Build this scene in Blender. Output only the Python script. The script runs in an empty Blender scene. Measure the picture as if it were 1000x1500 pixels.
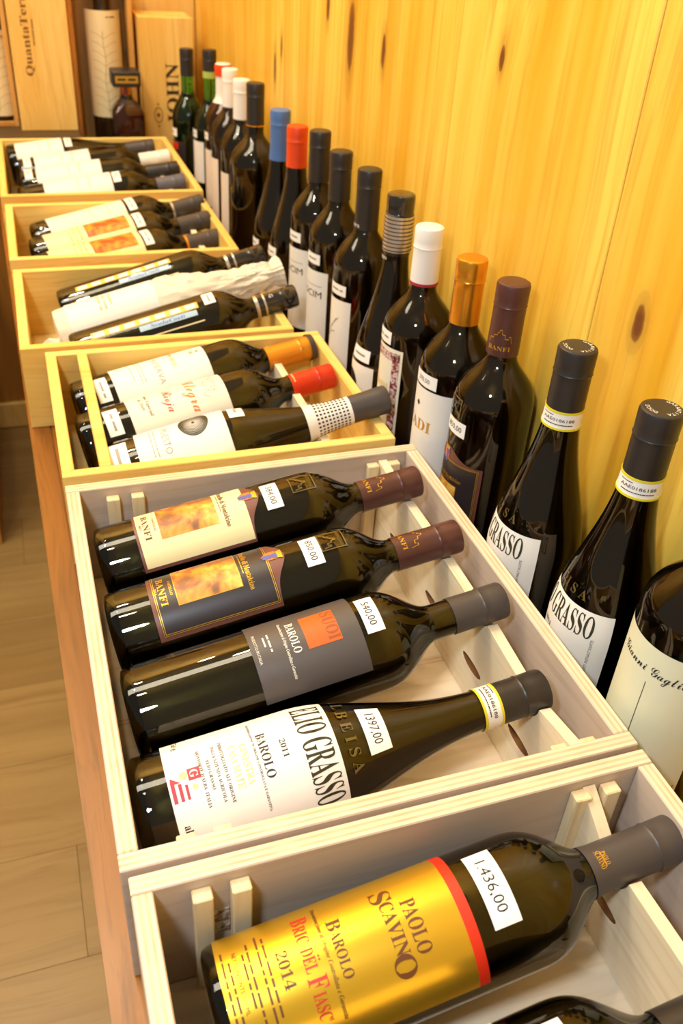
import bpy, bmesh, math, random
from mathutils import Vector, Matrix, noise
random.seed(7)
sc = bpy.context.scene
COL = sc.collection
PI = math.pi
R = math.radians

# ------------------------------------------------------------------ camera
cam_data = bpy.data.cameras.new('camera')
cam = bpy.data.objects.new('camera', cam_data)
COL.objects.link(cam)
cam_data.sensor_fit = 'VERTICAL'
cam_data.sensor_height = 36.0
cam_data.lens = 1296.39 / 1500 * 36.0
cam_data.clip_start = 0.02
cam.matrix_world = Matrix(((0.94692886, 0.134625, -0.29189356, 0.0001),
                           (-0.31573714, 0.55988715, -0.76605251, -0.307979),
                           (0.06029763, 0.81755886, 0.57267941, 0.573544),
                           (0, 0, 0, 1)))
cam_data.dof.use_dof = True
cam_data.dof.focus_distance = 0.66
cam_data.dof.aperture_fstop = 10.0
sc.camera = cam

# ------------------------------------------------------------------ world, lamps, exposure
world = bpy.data.worlds.new('world')
sc.world = world
world.use_nodes = True
bg = world.node_tree.nodes['Background']
bg.inputs['Color'].default_value = (1.0, 0.88, 0.66, 1)
bg.inputs['Strength'].default_value = 0.30


def area_lamp(name, loc, target, sx, sy, power, color):
    l = bpy.data.lights.new(name, 'AREA')
    l.shape = 'RECTANGLE'
    l.size, l.size_y = sx, sy
    l.energy = power
    l.color = color
    o = bpy.data.objects.new(name, l)
    COL.objects.link(o)
    o.location = loc
    d = Vector(target) - Vector(loc)
    o.rotation_euler = d.to_track_quat('-Z', 'Y').to_euler()
    return o


def spot_lamp(name, loc, power, color, radius=0.035):
    l = bpy.data.lights.new(name, 'POINT')
    l.energy = power
    l.color = color
    l.shadow_soft_size = radius
    o = bpy.data.objects.new(name, l)
    COL.objects.link(o)
    o.location = loc
    return o


WARM = (1.0, 0.84, 0.58)
# row of small warm ceiling lamps along the aisle
for (x, y, z, e) in ((-0.50, 0.30, 1.95, 17), (-0.62, 0.85, 1.95, 19), (-0.55, 1.45, 1.95, 22), (-0.12, 1.15, 2.05, 17), (-0.25, 1.72, 1.95, 16)):
    spot_lamp('ceiling_lamp', (x, y, z), e, WARM)
area_lamp('overhead_fill_lamp', (-0.75, 0.9, 2.1), (0.2, 0.9, 0.0), 0.5, 1.4, 22, (1.0, 0.88, 0.68))  # broad soft fill added overhead, not a known fixture of the room
# the photographer's flash, left of and above the lens
spot_lamp('camera_flash', (-0.19, -0.27, 0.78), 14.0, (0.80, 0.90, 1.0), 0.05)

sc.view_settings.view_transform = 'Standard'
sc.view_settings.look = 'None'
sc.view_settings.gamma = 1.0
sc.view_settings.use_curve_mapping = False
sc.view_settings.exposure = 0.35
sc.cycles.use_denoising = True
sc.cycles.caustics_reflective = False
sc.cycles.caustics_refractive = False
sc.cycles.max_bounces = 10
sc.cycles.transmission_bounces = 8
sc.cycles.sample_clamp_indirect = 6.0


# ------------------------------------------------------------------ materials
def srgb(r, g, b):
    f = lambda c: c / 12.92 if c <= 0.04045 else ((c + 0.055) / 1.055) ** 2.4
    return (f(r / 255), f(g / 255), f(b / 255), 1.0)


MATS = {}


def mat(name, col, rough=0.5, metal=0.0, coat=0.0, spec=0.5, mottle=0.0, mscale=60.0, bump=0.0):
    if name in MATS:
        return MATS[name]
    m = bpy.data.materials.new(name)
    m.use_nodes = True
    nt = m.node_tree
    b = nt.nodes['Principled BSDF']
    b.inputs['Base Color'].default_value = col
    b.inputs['Roughness'].default_value = rough
    b.inputs['Metallic'].default_value = metal
    b.inputs['Coat Weight'].default_value = coat
    b.inputs['Coat Roughness'].default_value = 0.06
    b.inputs['Specular IOR Level'].default_value = spec
    if mottle or bump:
        tc = nt.nodes.new('ShaderNodeTexCoord')
        n = nt.nodes.new('ShaderNodeTexNoise')
        n.inputs['Scale'].default_value = mscale
        n.inputs['Detail'].default_value = 4
        nt.links.new(tc.outputs['Object'], n.inputs['Vector'])
        if mottle:
            mx = nt.nodes.new('ShaderNodeMix')
            mx.data_type = 'RGBA'
            mx.inputs['A'].default_value = tuple(c * (1 - mottle) for c in col[:3]) + (1,)
            mx.inputs['B'].default_value = tuple(min(1, c * (1 + mottle)) for c in col[:3]) + (1,)
            nt.links.new(n.outputs['Fac'], mx.inputs['Factor'])
            nt.links.new(mx.outputs['Result'], b.inputs['Base Color'])
        if bump:
            bp = nt.nodes.new('ShaderNodeBump')
            bp.inputs['Strength'].default_value = bump
            bp.inputs['Distance'].default_value = 0.002
            nt.links.new(n.outputs['Fac'], bp.inputs['Height'])
            nt.links.new(bp.outputs['Normal'], b.inputs['Normal'])
    MATS[name] = m
    return m


def glass(name, col, rough=0.0):
    m = mat(name, col, rough)
    b = m.node_tree.nodes['Principled BSDF']
    b.inputs['Transmission Weight'].default_value = 1.0
    b.inputs['IOR'].default_value = 1.5
    return m


def wood(name, c_light, c_dark, c_streak, axis='X', ply=False, rough=0.55, sc1=9.0, bump=0.12, knots=None, coat=0.0, tint=0.1):
    """long grained wood: stretched noise along the given local axis"""
    m = bpy.data.materials.new(name)
    MATS[name] = m
    m.use_nodes = True
    nt = m.node_tree
    N, L = nt.nodes.new, nt.links.new
    b = nt.nodes['Principled BSDF']
    b.inputs['Roughness'].default_value = rough
    b.inputs['Coat Weight'].default_value = coat
    b.inputs['Coat Roughness'].default_value = 0.2
    tc = N('ShaderNodeTexCoord')
    info = N('ShaderNodeObjectInfo')
    base = tc.outputs['Object']
    off = N('ShaderNodeVectorMath'); off.operation = 'SCALE'
    off.inputs[0].default_value = (7.3, 11.1, 5.7)
    L(info.outputs['Random'], off.inputs['Scale'])
    add = N('ShaderNodeVectorMath'); add.operation = 'ADD'
    L(base, add.inputs[0]); L(off.outputs[0], add.inputs[1])
    vec = add.outputs[0]
    # gentle wander of the grain
    wn = N('ShaderNodeTexNoise'); wn.inputs['Scale'].default_value = 3.0; wn.inputs['Detail'].default_value = 1
    L(vec, wn.inputs['Vector'])
    ws = N('ShaderNodeVectorMath'); ws.operation = 'SCALE'; ws.inputs['Scale'].default_value = 0.05
    L(wn.outputs['Color'], ws.inputs[0])
    wa = N('ShaderNodeVectorMath'); wa.operation = 'ADD'
    L(vec, wa.inputs[0]); L(ws.outputs[0], wa.inputs[1])
    vec = wa.outputs[0]

    def stretched(k, along, detail):
        mp = N('ShaderNodeMapping')
        s = [k, k, k]
        s['XYZ'.index(axis)] = along
        mp.inputs['Scale'].default_value = s
        L(vec, mp.inputs['Vector'])
        n = N('ShaderNodeTexNoise'); n.inputs['Scale'].default_value = 1.0
        n.inputs['Detail'].default_value = detail; n.inputs['Roughness'].default_value = 0.6
        L(mp.outputs[0], n.inputs['Vector'])
        return n.outputs['Fac']
    broad = stretched(sc1 * 2.2, sc1 * 0.10, 3)
    fine = stretched(sc1 * 16, sc1 * 0.45, 3)
    ramp = N('ShaderNodeValToRGB')
    ramp.color_ramp.elements[0].position = 0.34; ramp.color_ramp.elements[0].color = c_dark
    ramp.color_ramp.elements[1].position = 0.62; ramp.color_ramp.elements[1].color = c_light
    L(broad, ramp.inputs['Fac'])
    r2 = N('ShaderNodeValToRGB')
    r2.color_ramp.elements[0].position = 0.50; r2.color_ramp.elements[0].color = (0, 0, 0, 1)
    r2.color_ramp.elements[1].position = 0.72; r2.color_ramp.elements[1].color = (1, 1, 1, 1)
    L(fine, r2.inputs['Fac'])
    sv = N('ShaderNodeMath'); sv.operation = 'MULTIPLY'; sv.inputs[1].default_value = 0.55
    L(r2.outputs['Color'], sv.inputs[0])
    mx = N('ShaderNodeMix'); mx.data_type = 'RGBA'
    mx.inputs['B'].default_value = c_streak
    L(sv.outputs[0], mx.inputs['Factor']); L(ramp.outputs['Color'], mx.inputs['A'])
    col = mx.outputs['Result']
    # every board a touch different
    hv = N('ShaderNodeHueSaturation')
    mr = N('ShaderNodeMapRange')
    mr.inputs['To Min'].default_value = 1 - tint; mr.inputs['To Max'].default_value = 1 + tint
    L(info.outputs['Random'], mr.inputs['Value']); L(mr.outputs[0], hv.inputs['Value'])
    L(col, hv.inputs['Color'])
    col = hv.outputs['Color']
    if ply:
        # birch faces slightly grey, plus the interior's cool flash and shade tone painted in
        sn = N('ShaderNodeSeparateXYZ'); L(tc.outputs['Normal'], sn.inputs[0])
        ab = N('ShaderNodeMath'); ab.operation = 'ABSOLUTE'; L(sn.outputs['Y'], ab.inputs[0])
        gt = N('ShaderNodeMath'); gt.operation = 'GREATER_THAN'; gt.inputs[1].default_value = 0.6; L(ab.outputs[0], gt.inputs[0])
        vm = N('ShaderNodeMix'); vm.data_type = 'RGBA'; vm.blend_type = 'MULTIPLY'; vm.inputs['B'].default_value = (0.74, 0.725, 0.80, 1)
        L(gt.outputs[0], vm.inputs['Factor']); L(col, vm.inputs['A'])
        col = vm.outputs['Result']
        # layered edge across the board's thickness (local Y)
        sx = N('ShaderNodeSeparateXYZ'); L(base, sx.inputs[0])
        mrg = N('ShaderNodeMapRange'); mrg.inputs['From Min'].default_value = -0.0062; mrg.inputs['From Max'].default_value = 0.0062
        L(sx.outputs['Y'], mrg.inputs['Value'])
        pr = N('ShaderNodeValToRGB'); pr.color_ramp.interpolation = 'CONSTANT'
        e = pr.color_ramp.elements
        e[0].position = 0; e[0].color = (0, 0, 0, 1)
        e[1].position = 0.26; e[1].color = (1, 1, 1, 1)
        for p, v in ((0.40, 0.15), (0.60, 0.9), (0.74, 0)):
            k = e.new(p); k.color = (v, v, v, 1)
        L(mrg.outputs[0], pr.inputs['Fac'])
        pm = N('ShaderNodeMath'); pm.operation = 'MULTIPLY'; pm.inputs[1].default_value = 0.75
        L(pr.outputs['Color'], pm.inputs[0])
        geo = N('ShaderNodeTexNoise'); geo.inputs['Scale'].default_value = 40; L(vec, geo.inputs['Vector'])
        pm2 = N('ShaderNodeMath'); pm2.operation = 'MULTIPLY'
        L(pm.outputs[0], pm2.inputs[0]); L(geo.outputs['Fac'], pm2.inputs[1])
        mp2 = N('ShaderNodeMix'); mp2.data_type = 'RGBA'; mp2.inputs['B'].default_value = srgb(176, 118, 58)
        L(pm2.outputs[0], mp2.inputs['Factor']); L(col, mp2.inputs['A'])
        col = mp2.outputs['Result']
    if knots:
        # knots at fixed places of the boards (world = object space of the wall planks)
        for (ky, kz, ry, rz) in knots:
            sb = N('ShaderNodeVectorMath'); sb.operation = 'SUBTRACT'
            sb.inputs[1].default_value = (0, ky, kz)
            L(base, sb.inputs[0])
            ml = N('ShaderNodeVectorMath'); ml.operation = 'MULTIPLY'
            ml.inputs[1].default_value = (0, 1 / ry, 1 / rz)
            L(sb.outputs[0], ml.inputs[0])
            ln = N('ShaderNodeVectorMath'); ln.operation = 'LENGTH'; L(ml.outputs[0], ln.inputs[0])
            kn = N('ShaderNodeTexNoise'); kn.inputs['Scale'].default_value = 90; kn.inputs['Detail'].default_value = 3
            L(base, kn.inputs['Vector'])
            ad = N('ShaderNodeMath'); ad.operation = 'MULTIPLY_ADD'; ad.inputs[1].default_value = 0.5
            L(kn.outputs['Fac'], ad.inputs[0]); L(ln.outputs['Value'], ad.inputs[2])
            kr = N('ShaderNodeValToRGB')
            el = kr.color_ramp.elements
            el[0].position = 0.25; el[0].color = (1, 1, 1, 1)
            el[1].position = 0.95; el[1].color = (0, 0, 0, 1)
            for p, v in ((0.36, 0.85), (0.42, 0.35), (0.62, 0.22), (0.68, 0.08)):
                k = el.new(p); k.color = (v, v, v, 1)
            hf = N('ShaderNodeMath'); hf.operation = 'MULTIPLY'; hf.inputs[1].default_value = 0.3
            L(ad.outputs[0], hf.inputs[0]); L(hf.outputs[0], kr.inputs['Fac'])
            km = N('ShaderNodeMix'); km.data_type = 'RGBA'; km.inputs['B'].default_value = srgb(112, 58, 14)
            L(kr.outputs['Color'], km.inputs['Factor']); L(col, km.inputs['A'])
            col = km.outputs['Result']
    L(col, b.inputs['Base Color'])
    bp = N('ShaderNodeBump'); bp.inputs['Strength'].default_value = bump; bp.inputs['Distance'].default_value = 0.001
    L(fine, bp.inputs['Height']); L(bp.outputs['Normal'], b.inputs['Normal'])
    return m


KNOTS = [(0.929, 0.418, 0.011, 0.040), (0.808, 0.419, 0.006, 0.018), (0.506, 0.457, 0.0045, 0.011),
         (0.224, 0.315, 0.0062, 0.014), (1.031, 0.445, 0.006, 0.020), (1.309, 0.321, 0.006, 0.022), (1.27, 0.36, 0.004, 0.016)]
W_WALL = wood('yellow_pine_boards', srgb(248, 210, 92), srgb(232, 172, 38), srgb(212, 144, 38), 'Z', sc1=6, knots=KNOTS, rough=0.42, coat=0.1, tint=0.04)
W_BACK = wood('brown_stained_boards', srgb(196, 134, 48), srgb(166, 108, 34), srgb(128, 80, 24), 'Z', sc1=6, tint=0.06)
W_PINE = wood('crate_pine', srgb(246, 220, 158), srgb(236, 202, 132), srgb(216, 172, 96), 'X', sc1=14, tint=0.04)
W_PINE_Y = wood('crate_yellow_pine', srgb(246, 214, 128), srgb(236, 194, 98), srgb(212, 164, 72), 'X', sc1=14, tint=0.04)
W_PLY = wood('crate_plywood', srgb(234, 216, 190), srgb(222, 202, 172), srgb(204, 180, 146), 'X', ply=True, sc1=8, tint=0.03)
W_CLEAT = wood('crate_cleat_wood', srgb(242, 222, 182), srgb(230, 206, 160), srgb(210, 180, 130), 'Z', sc1=16, tint=0.04)
W_TABLE = wood('oak_table', srgb(150, 92, 22), srgb(122, 70, 14), srgb(84, 46, 10), 'Y', sc1=12, rough=0.4, coat=0.15)
W_FLOOR = wood('laminate_floor', srgb(164, 132, 80), srgb(148, 116, 66), srgb(132, 100, 54), 'X', sc1=6, rough=0.4, tint=0.07)
W_CASE = wood('gift_case_wood', srgb(248, 210, 122), srgb(238, 188, 90), srgb(220, 160, 66), 'Z', sc1=10)
W_CASE_D = wood('dark_case_wood', srgb(218, 164, 84), srgb(196, 138, 62), srgb(168, 110, 46), 'Z', sc1=10)
W_DARK = wood('dark_stand_wood', srgb(84, 62, 34), srgb(66, 46, 24), srgb(46, 32, 16), 'X', sc1=10)
M_BURN = mat('burnt_cut_edge', srgb(120, 74, 34), 0.7, mottle=0.4)

G_OLIVE = glass('olive_bottle_glass', srgb(176, 158, 78))
G_BROWN = glass('brown_bottle_glass', srgb(150, 116, 58))
G_GREEN = glass('green_bottle_glass', srgb(90, 178, 70))
G_AMBER = glass('amber_decanter_glass', srgb(220, 132, 52))
M_WINE = mat('dark_wine', (0.045, 0.032, 0.007, 1), 0.25)
M_WINE_O = mat('olive_wine', (0.15, 0.115, 0.03, 1), 0.3)
M_MOULD = mat('moulded_glass', (0.12, 0.085, 0.022, 1), 0.12, coat=0.6)
M_ROSE = mat('amber_wine', srgb(150, 84, 20), 0.3)
M_LIQ = mat('amaretto_liquor', srgb(128, 52, 16), 0.3)

P_WHITE = mat('white_label_paper', srgb(240, 236, 230), 0.55, mottle=0.02)
P_CREAM = mat('cream_label_paper', srgb(242, 230, 178), 0.5, mottle=0.03)
P_PALE = mat('pale_label_paper', srgb(238, 232, 214), 0.5, mottle=0.02)
P_TAG = mat('price_tag_paper', srgb(248, 246, 244), 0.55)
P_BLACK = mat('black_label_paper', srgb(44, 36, 40), 0.4)
P_GREY = mat('charcoal_label_paper', srgb(78, 72, 72), 0.45)
P_ORANGE = mat('orange_label_print', srgb(222, 92, 20), 0.5)
P_GOLD = mat('gold_foil_label', srgb(236, 190, 56), 0.30, metal=0.8)
P_RED = mat('red_label_band', srgb(208, 44, 18), 0.45)
P_MAROON = mat('maroon_label_paper', srgb(112, 66, 56), 0.45)
P_BLUE = mat('pale_blue_sticker', srgb(170, 200, 226), 0.5)
P_YELLOW = mat('yellow_stamp_strip', srgb(240, 190, 70), 0.5)
I_BLACK = mat('black_ink', srgb(26, 24, 26), 0.5)
I_BROWN = mat('brown_ink', srgb(96, 50, 14), 0.5)
I_RED = mat('red_ink', srgb(186, 44, 26), 0.5)
I_ORANGE = mat('orange_ink', srgb(220, 120, 40), 0.5)
I_GREY = mat('grey_ink', srgb(150, 146, 140), 0.5)
I_LIGHT = mat('white_ink', srgb(236, 232, 224), 0.5)
I_GOLD = mat('gold_ink', srgb(214, 166, 52), 0.35, metal=0.6)
I_PGOLD = mat('pale_gold_ink', srgb(234, 206, 130), 0.45)
I_GREEN = mat('dark_olive_ink', srgb(46, 46, 28), 0.5)
I_BLUE = mat('blue_ink', srgb(84, 90, 170), 0.5)
I_MAROON = mat('crimson_ink', srgb(170, 40, 60), 0.5)
C_BLACK = mat('black_capsule', srgb(40, 36, 36), 0.38, bump=0.05)
C_CHAR = mat('charcoal_capsule', srgb(70, 64, 64), 0.42)
C_GREYB = mat('slate_grey_capsule', srgb(92, 92, 106), 0.42)
C_GLOSS = mat('glossy_black_capsule', srgb(34, 30, 30), 0.16, coat=0.5)
C_BROWN = mat('brown_capsule', srgb(82, 46, 42), 0.34)
C_ORANGE = mat('orange_gold_capsule', srgb(226, 150, 40), 0.34, metal=0.45)
C_GOLD = mat('gold_capsule', srgb(226, 156, 44), 0.26, metal=0.8)
C_RED = mat('red_capsule', srgb(206, 48, 14), 0.36)
C_SCAR = mat('scarlet_capsule', srgb(226, 70, 20), 0.4)
C_BLUE = mat('blue_capsule', srgb(74, 112, 176), 0.4)
C_WHITE = mat('white_capsule', srgb(240, 236, 232), 0.35)
C_SILV = mat('silver_foil', srgb(206, 200, 194), 0.3, metal=0.8)
C_SEALY = mat('yellow_seal_edge', srgb(220, 206, 40), 0.5)
P_TISSUE = mat('tissue_wrap', srgb(238, 226, 206), 0.7, bump=0.5, mscale=110)


def art_material(name, cols, scale=45):
    m = bpy.data.materials.new(name)
    m.use_nodes = True
    nt = m.node_tree
    b = nt.nodes['Principled BSDF']; b.inputs['Roughness'].default_value = 0.45
    tc = nt.nodes.new('ShaderNodeTexCoord')
    n = nt.nodes.new('ShaderNodeTexNoise'); n.inputs['Scale'].default_value = scale; n.inputs['Detail'].default_value = 6
    n.inputs['Distortion'].default_value = 0.35
    r = nt.nodes.new('ShaderNodeValToRGB')
    e = r.color_ramp.elements
    e[0].position = 0.28; e[0].color = cols[0]
    e[1].position = 0.74; e[1].color = cols[-1]
    for i, c in enumerate(cols[1:-1]):
        k = e.new(0.28 + 0.46 * (i + 1) / (len(cols) - 1)); k.color = c
    nt.links.new(tc.outputs['Object'], n.inputs['Vector'])
    nt.links.new(n.outputs['Fac'], r.inputs['Fac'])
    nt.links.new(r.outputs['Color'], b.inputs['Base Color'])
    return m


A_HARVEST = art_material('painted_harvest_print', [srgb(60, 84, 80), srgb(150, 88, 40), srgb(222, 156, 60), srgb(246, 214, 110), srgb(252, 244, 200)], 42)
A_RED = art_material('red_yellow_print', [srgb(176, 56, 10), srgb(206, 88, 16), srgb(226, 160, 40), srgb(214, 110, 20)], 60)
A_FRAME = art_material('ornate_frame_print', [srgb(122, 40, 52), srgb(140, 56, 66), srgb(232, 214, 206), srgb(140, 52, 62)], 230)
A_VINE = art_material('vine_leaf_print', [srgb(196, 172, 128), srgb(224, 206, 166), srgb(232, 218, 184), srgb(222, 202, 160)], 40)


# ------------------------------------------------------------------ mesh helpers
def link(name, me, parent=None, m=None):
    o = bpy.data.objects.new(name, me)
    COL.objects.link(o)
    if m is not None and me is not None and not me.materials:
        me.materials.append(m)
    if parent is not None:
        o.parent = parent
    return o


def tag(o, label=None, cat=None, group=None, kind=None):
    for k, v in (('label', label), ('category', cat), ('group', group), ('kind', kind)):
        if v:
            o[k] = v
    return o


def thing(name, label, cat, loc=(0, 0, 0), group=None, matrix=None):
    o = bpy.data.objects.new(name, None)
    COL.objects.link(o)
    o.empty_display_size = 0.02
    o.location = loc
    if matrix is not None:
        o.matrix_world = matrix
    return tag(o, label, cat, group)


def box_mesh(sx, sy, sz, bev=0.0008, name='board'):
    bm = bmesh.new()
    bmesh.ops.create_cube(bm, size=1.0)
    bmesh.ops.scale(bm, vec=(sx, sy, sz), verts=bm.verts)
    if bev:
        bmesh.ops.bevel(bm, geom=bm.edges[:], offset=bev, segments=1, affect='EDGES')
    me = bpy.data.meshes.new(name)
    bm.to_mesh(me); bm.free()
    return me


def board(name, parent, m, c, s, rotz=0.0, bev=0.0008, label=None):
    """box with local size s whose centre is c, in the parent's frame"""
    o = link(name, box_mesh(*s, bev=bev), parent, m)
    o.location = c
    o.rotation_euler = (0, 0, rotz)
    if label:
        o['label'] = label
    return o


def lathe_mesh(prof, seg=48, name='turned', close=True, jitter=None):
    bm = bmesh.new()
    rings = []
    for (r, z) in prof:
        if r < 1e-6:
            rings.append([bm.verts.new((0, 0, z))])
        else:
            ring = []
            for i in range(seg):
                a = 2 * PI * i / seg
                rr = r
                if jitter:
                    rr = r + jitter(a, z, r)
                ring.append(bm.verts.new((rr * math.cos(a), rr * math.sin(a), z)))
            rings.append(ring)
    for a, b in zip(rings, rings[1:]):
        for i in range(seg):
            j = (i + 1) % seg
            if len(a) == 1 and len(b) == 1:
                continue
            if len(a) == 1:
                bm.faces.new((a[0], b[j], b[i]))
            elif len(b) == 1:
                bm.faces.new((a[i], a[j], b[0]))
            else:
                bm.faces.new((a[i], a[j], b[j], b[i]))
    bmesh.ops.recalc_face_normals(bm, faces=bm.faces)
    me = bpy.data.meshes.new(name)
    bm.to_mesh(me); bm.free()
    for p in me.polygons:
        p.use_smooth = True
    me.set_sharp_from_angle(angle=R(38))
    return me


SER = {}
for i in range(26):
    SER[chr(65 + i)] = chr(0x1D400 + i)
    SER[chr(97 + i)] = chr(0x1D41A + i)
for i in range(10):
    SER[chr(48 + i)] = chr(0x1D7CE + i)


def serif(s):
    return ''.join(SER.get(c, c) for c in s)


def script(s):
    return ''.join(chr(0x1D4D0 + ord(c) - 65) if 'A' <= c <= 'Z' else chr(0x1D4EA + ord(c) - 97) if 'a' <= c <= 'z' else c for c in s)


def italic(s):
    out = ''
    for c in s:
        if 'A' <= c <= 'Z': out += chr(0x1D468 + ord(c) - 65)
        elif 'a' <= c <= 'z': out += chr(0x1D482 + ord(c) - 97)
        else: out += c
    return out


TXT = {}


def text_geo(s, res=2):
    """glyph outlines as (verts, faces), unit font size, centred"""
    if (s, res) in TXT:
        return TXT[(s, res)]
    c = bpy.data.curves.new('glyphs', 'FONT')
    c.body = s
    c.resolution_u = res
    o = bpy.data.objects.new('glyphs', c)
    me = o.to_mesh()
    vs = [(v.co.x, v.co.y) for v in me.vertices]
    fs = [tuple(p.vertices) for p in me.polygons]
    o.to_mesh_clear()
    bpy.data.objects.remove(o)
    bpy.data.curves.remove(c)
    if vs:
        x0 = min(v[0] for v in vs); x1 = max(v[0] for v in vs)
        y0 = 0.0
        vs = [(x - (x0 + x1) / 2, y - y0) for x, y in vs]
    TXT[(s, res)] = (vs, fs)
    return vs, fs


def t_text(s, u, v, h, w=None, rot=0, res=2):
    """text whose capitals are h tall, centred at (u, v) in label coordinates"""
    vs, fs = text_geo(s, res)
    if not vs:
        return []
    k = h / 0.7
    wid = max(x for x, y in vs) - min(x for x, y in vs)
    kx = k if w is None else w / max(wid, 1e-6)
    ca, sa = math.cos(R(rot)), math.sin(R(rot))
    out = []
    pts = []
    for x, y in vs:
        a, b = x * kx, (y - 0.35) * k
        pts.append((u + a * ca - b * sa, v + a * sa + b * ca))
    return [(pts, fs)]


def t_poly(pts):
    return [(list(pts), [tuple(range(len(pts)))])]


def t_rect(u0, u1, v0, v1):
    return t_poly([(u0, v0), (u1, v0), (u1, v1), (u0, v1)])


def t_disc(u, v, ru, rv=None, n=20, a0=0, a1=2 * PI):
    rv = rv or ru
    return t_poly([(u + ru * math.cos(a0 + (a1 - a0) * i / n), v + rv * math.sin(a0 + (a1 - a0) * i / n)) for i in range(n)])


def t_frame(u0, u1, v0, v1, w):
    return t_rect(u0, u1, v0, v0 + w) + t_rect(u0, u1, v1 - w, v1) + t_rect(u0, u0 + w, v0, v1) + t_rect(u1 - w, u1, v0, v1)


def t_line(pts, w):
    out = []
    for (x0, y0), (x1, y1) in zip(pts, pts[1:]):
        dx, dy = x1 - x0, y1 - y0
        l = math.hypot(dx, dy) or 1e-9
        nx, ny = -dy / l * w / 2, dx / l * w / 2
        ex, ey = dx / l * w * 0.4, dy / l * w * 0.4
        out += t_poly([(x0 - ex + nx, y0 - ey + ny), (x0 - ex - nx, y0 - ey - ny), (x1 + ex - nx, y1 + ey - ny), (x1 + ex + nx, y1 + ey + ny)])
    return out


def t_smalltext(u0, u1, v, h, seed):
    """a line of print too small to read: a row of tiny word-length strokes"""
    rnd = random.Random(seed)
    out = []
    x = u0
    while x < u1 - h:
        l = min(h * rnd.uniform(1.2, 4.5), u1 - x)
        out += t_rect(x, x + l, v - h * 0.28, v + h * 0.28)
        x += l + h * 0.6
    return out


def wrap_mesh(shapes, rfun, rref, off, phi0=0.0, thick=None, step=0.0026):
    """bend flat (u, v) shapes round a bottle: u along the circumference, v up the axis"""
    bm = bmesh.new()
    for pts, fs in shapes:
        vs = [bm.verts.new((p[0], p[1], 0)) for p in pts]
        for f in fs:
            try:
                bm.faces.new([vs[i] for i in f])
            except ValueError:
                pass
    us = [v.co.x for v in bm.verts]
    u0, u1 = min(us), max(us)
    n = int((u1 - u0) / step)
    for i in range(1, n + 1):
        x = u0 + (u1 - u0) * i / (n + 1)
        bmesh.ops.bisect_plane(bm, geom=bm.verts[:] + bm.edges[:] + bm.faces[:], plane_co=(x, 0, 0), plane_no=(1, 0, 0))
    v0 = min(v.co.y for v in bm.verts); v1 = max(v.co.y for v in bm.verts)
    if abs(rfun(v0) - rfun(v1)) > 1e-4 or any(abs(rfun(v0 + (v1 - v0) * t) - rfun(v0)) > 2e-4 for t in (0.25, 0.5, 0.75)):
        n = int((v1 - v0) / 0.004)
        for i in range(1, n + 1):
            y = v0 + (v1 - v0) * i / (n + 1)
            bmesh.ops.bisect_plane(bm, geom=bm.verts[:] + bm.edges[:] + bm.faces[:], plane_co=(0, y, 0), plane_no=(0, 1, 0))
    for v in bm.verts:
        a = v.co.x / rref + phi0
        z = v.co.y
        r = rfun(z) + off
        v.co = (r * math.sin(a), -r * math.cos(a), z)
    bm.normal_update()
    for f in bm.faces:
        c = f.calc_center_median()
        if f.normal.x * c.x + f.normal.y * c.y < 0:
            f.normal_flip()
    me = bpy.data.meshes.new('wrapped')
    bm.to_mesh(me); bm.free()
    for p in me.polygons:
        p.use_smooth = True
    return me


# ------------------------------------------------------------------ bottle shapes
def prof_bordeaux(Rb, H, neck=0.0142, z1=0.186, z2=0.238):
    p = [(0.0, 0.012), (0.012, 0.010), (Rb * 0.72, 0.003), (Rb * 0.86, 0.0), (Rb * 0.955, 0.0015), (Rb * 0.99, 0.005), (Rb, 0.010)]
    for i in range(0, 15):
        t = i / 14
        f = 0.5 * (1 + math.cos(PI * t ** 1.45))
        p.append((neck + 0.0012 * (1 - t) + (Rb - neck - 0.0012) * f, z1 + (z2 - z1) * t))
    p += [(neck, z2 + 0.012), (neck - 0.0004, H - 0.016), (neck, H - 0.014), (neck, H - 0.004), (neck - 0.001, H - 0.001), (0.0, H - 0.001)]
    return p


def prof_burgundy(Rb, H, neck=0.0145, z1=0.112, z2=0.252):
    p = [(0.0, 0.014), (0.012, 0.012), (Rb * 0.72, 0.003), (Rb * 0.86, 0.0), (Rb * 0.955, 0.0015), (Rb * 0.99, 0.005), (Rb, 0.010)]
    for i in range(0, 19):
        t = i / 18
        f = 0.5 * (1 + math.cos(PI * t ** 0.86))
        p.append((neck + (Rb - neck) * f, z1 + (z2 - z1) * t))
    p += [(neck, H - 0.016), (neck, H - 0.014), (neck, H - 0.004), (neck - 0.001, H - 0.001), (0.0, H - 0.001)]
    return p


SHAPES = {}
P_SHAPE = {'bordeaux': prof_bordeaux, 'burgundy': prof_burgundy, 'long_necked': lambda Rb, H: prof_bordeaux(Rb, H, 0.0135, 0.152, 0.212)}


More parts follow.
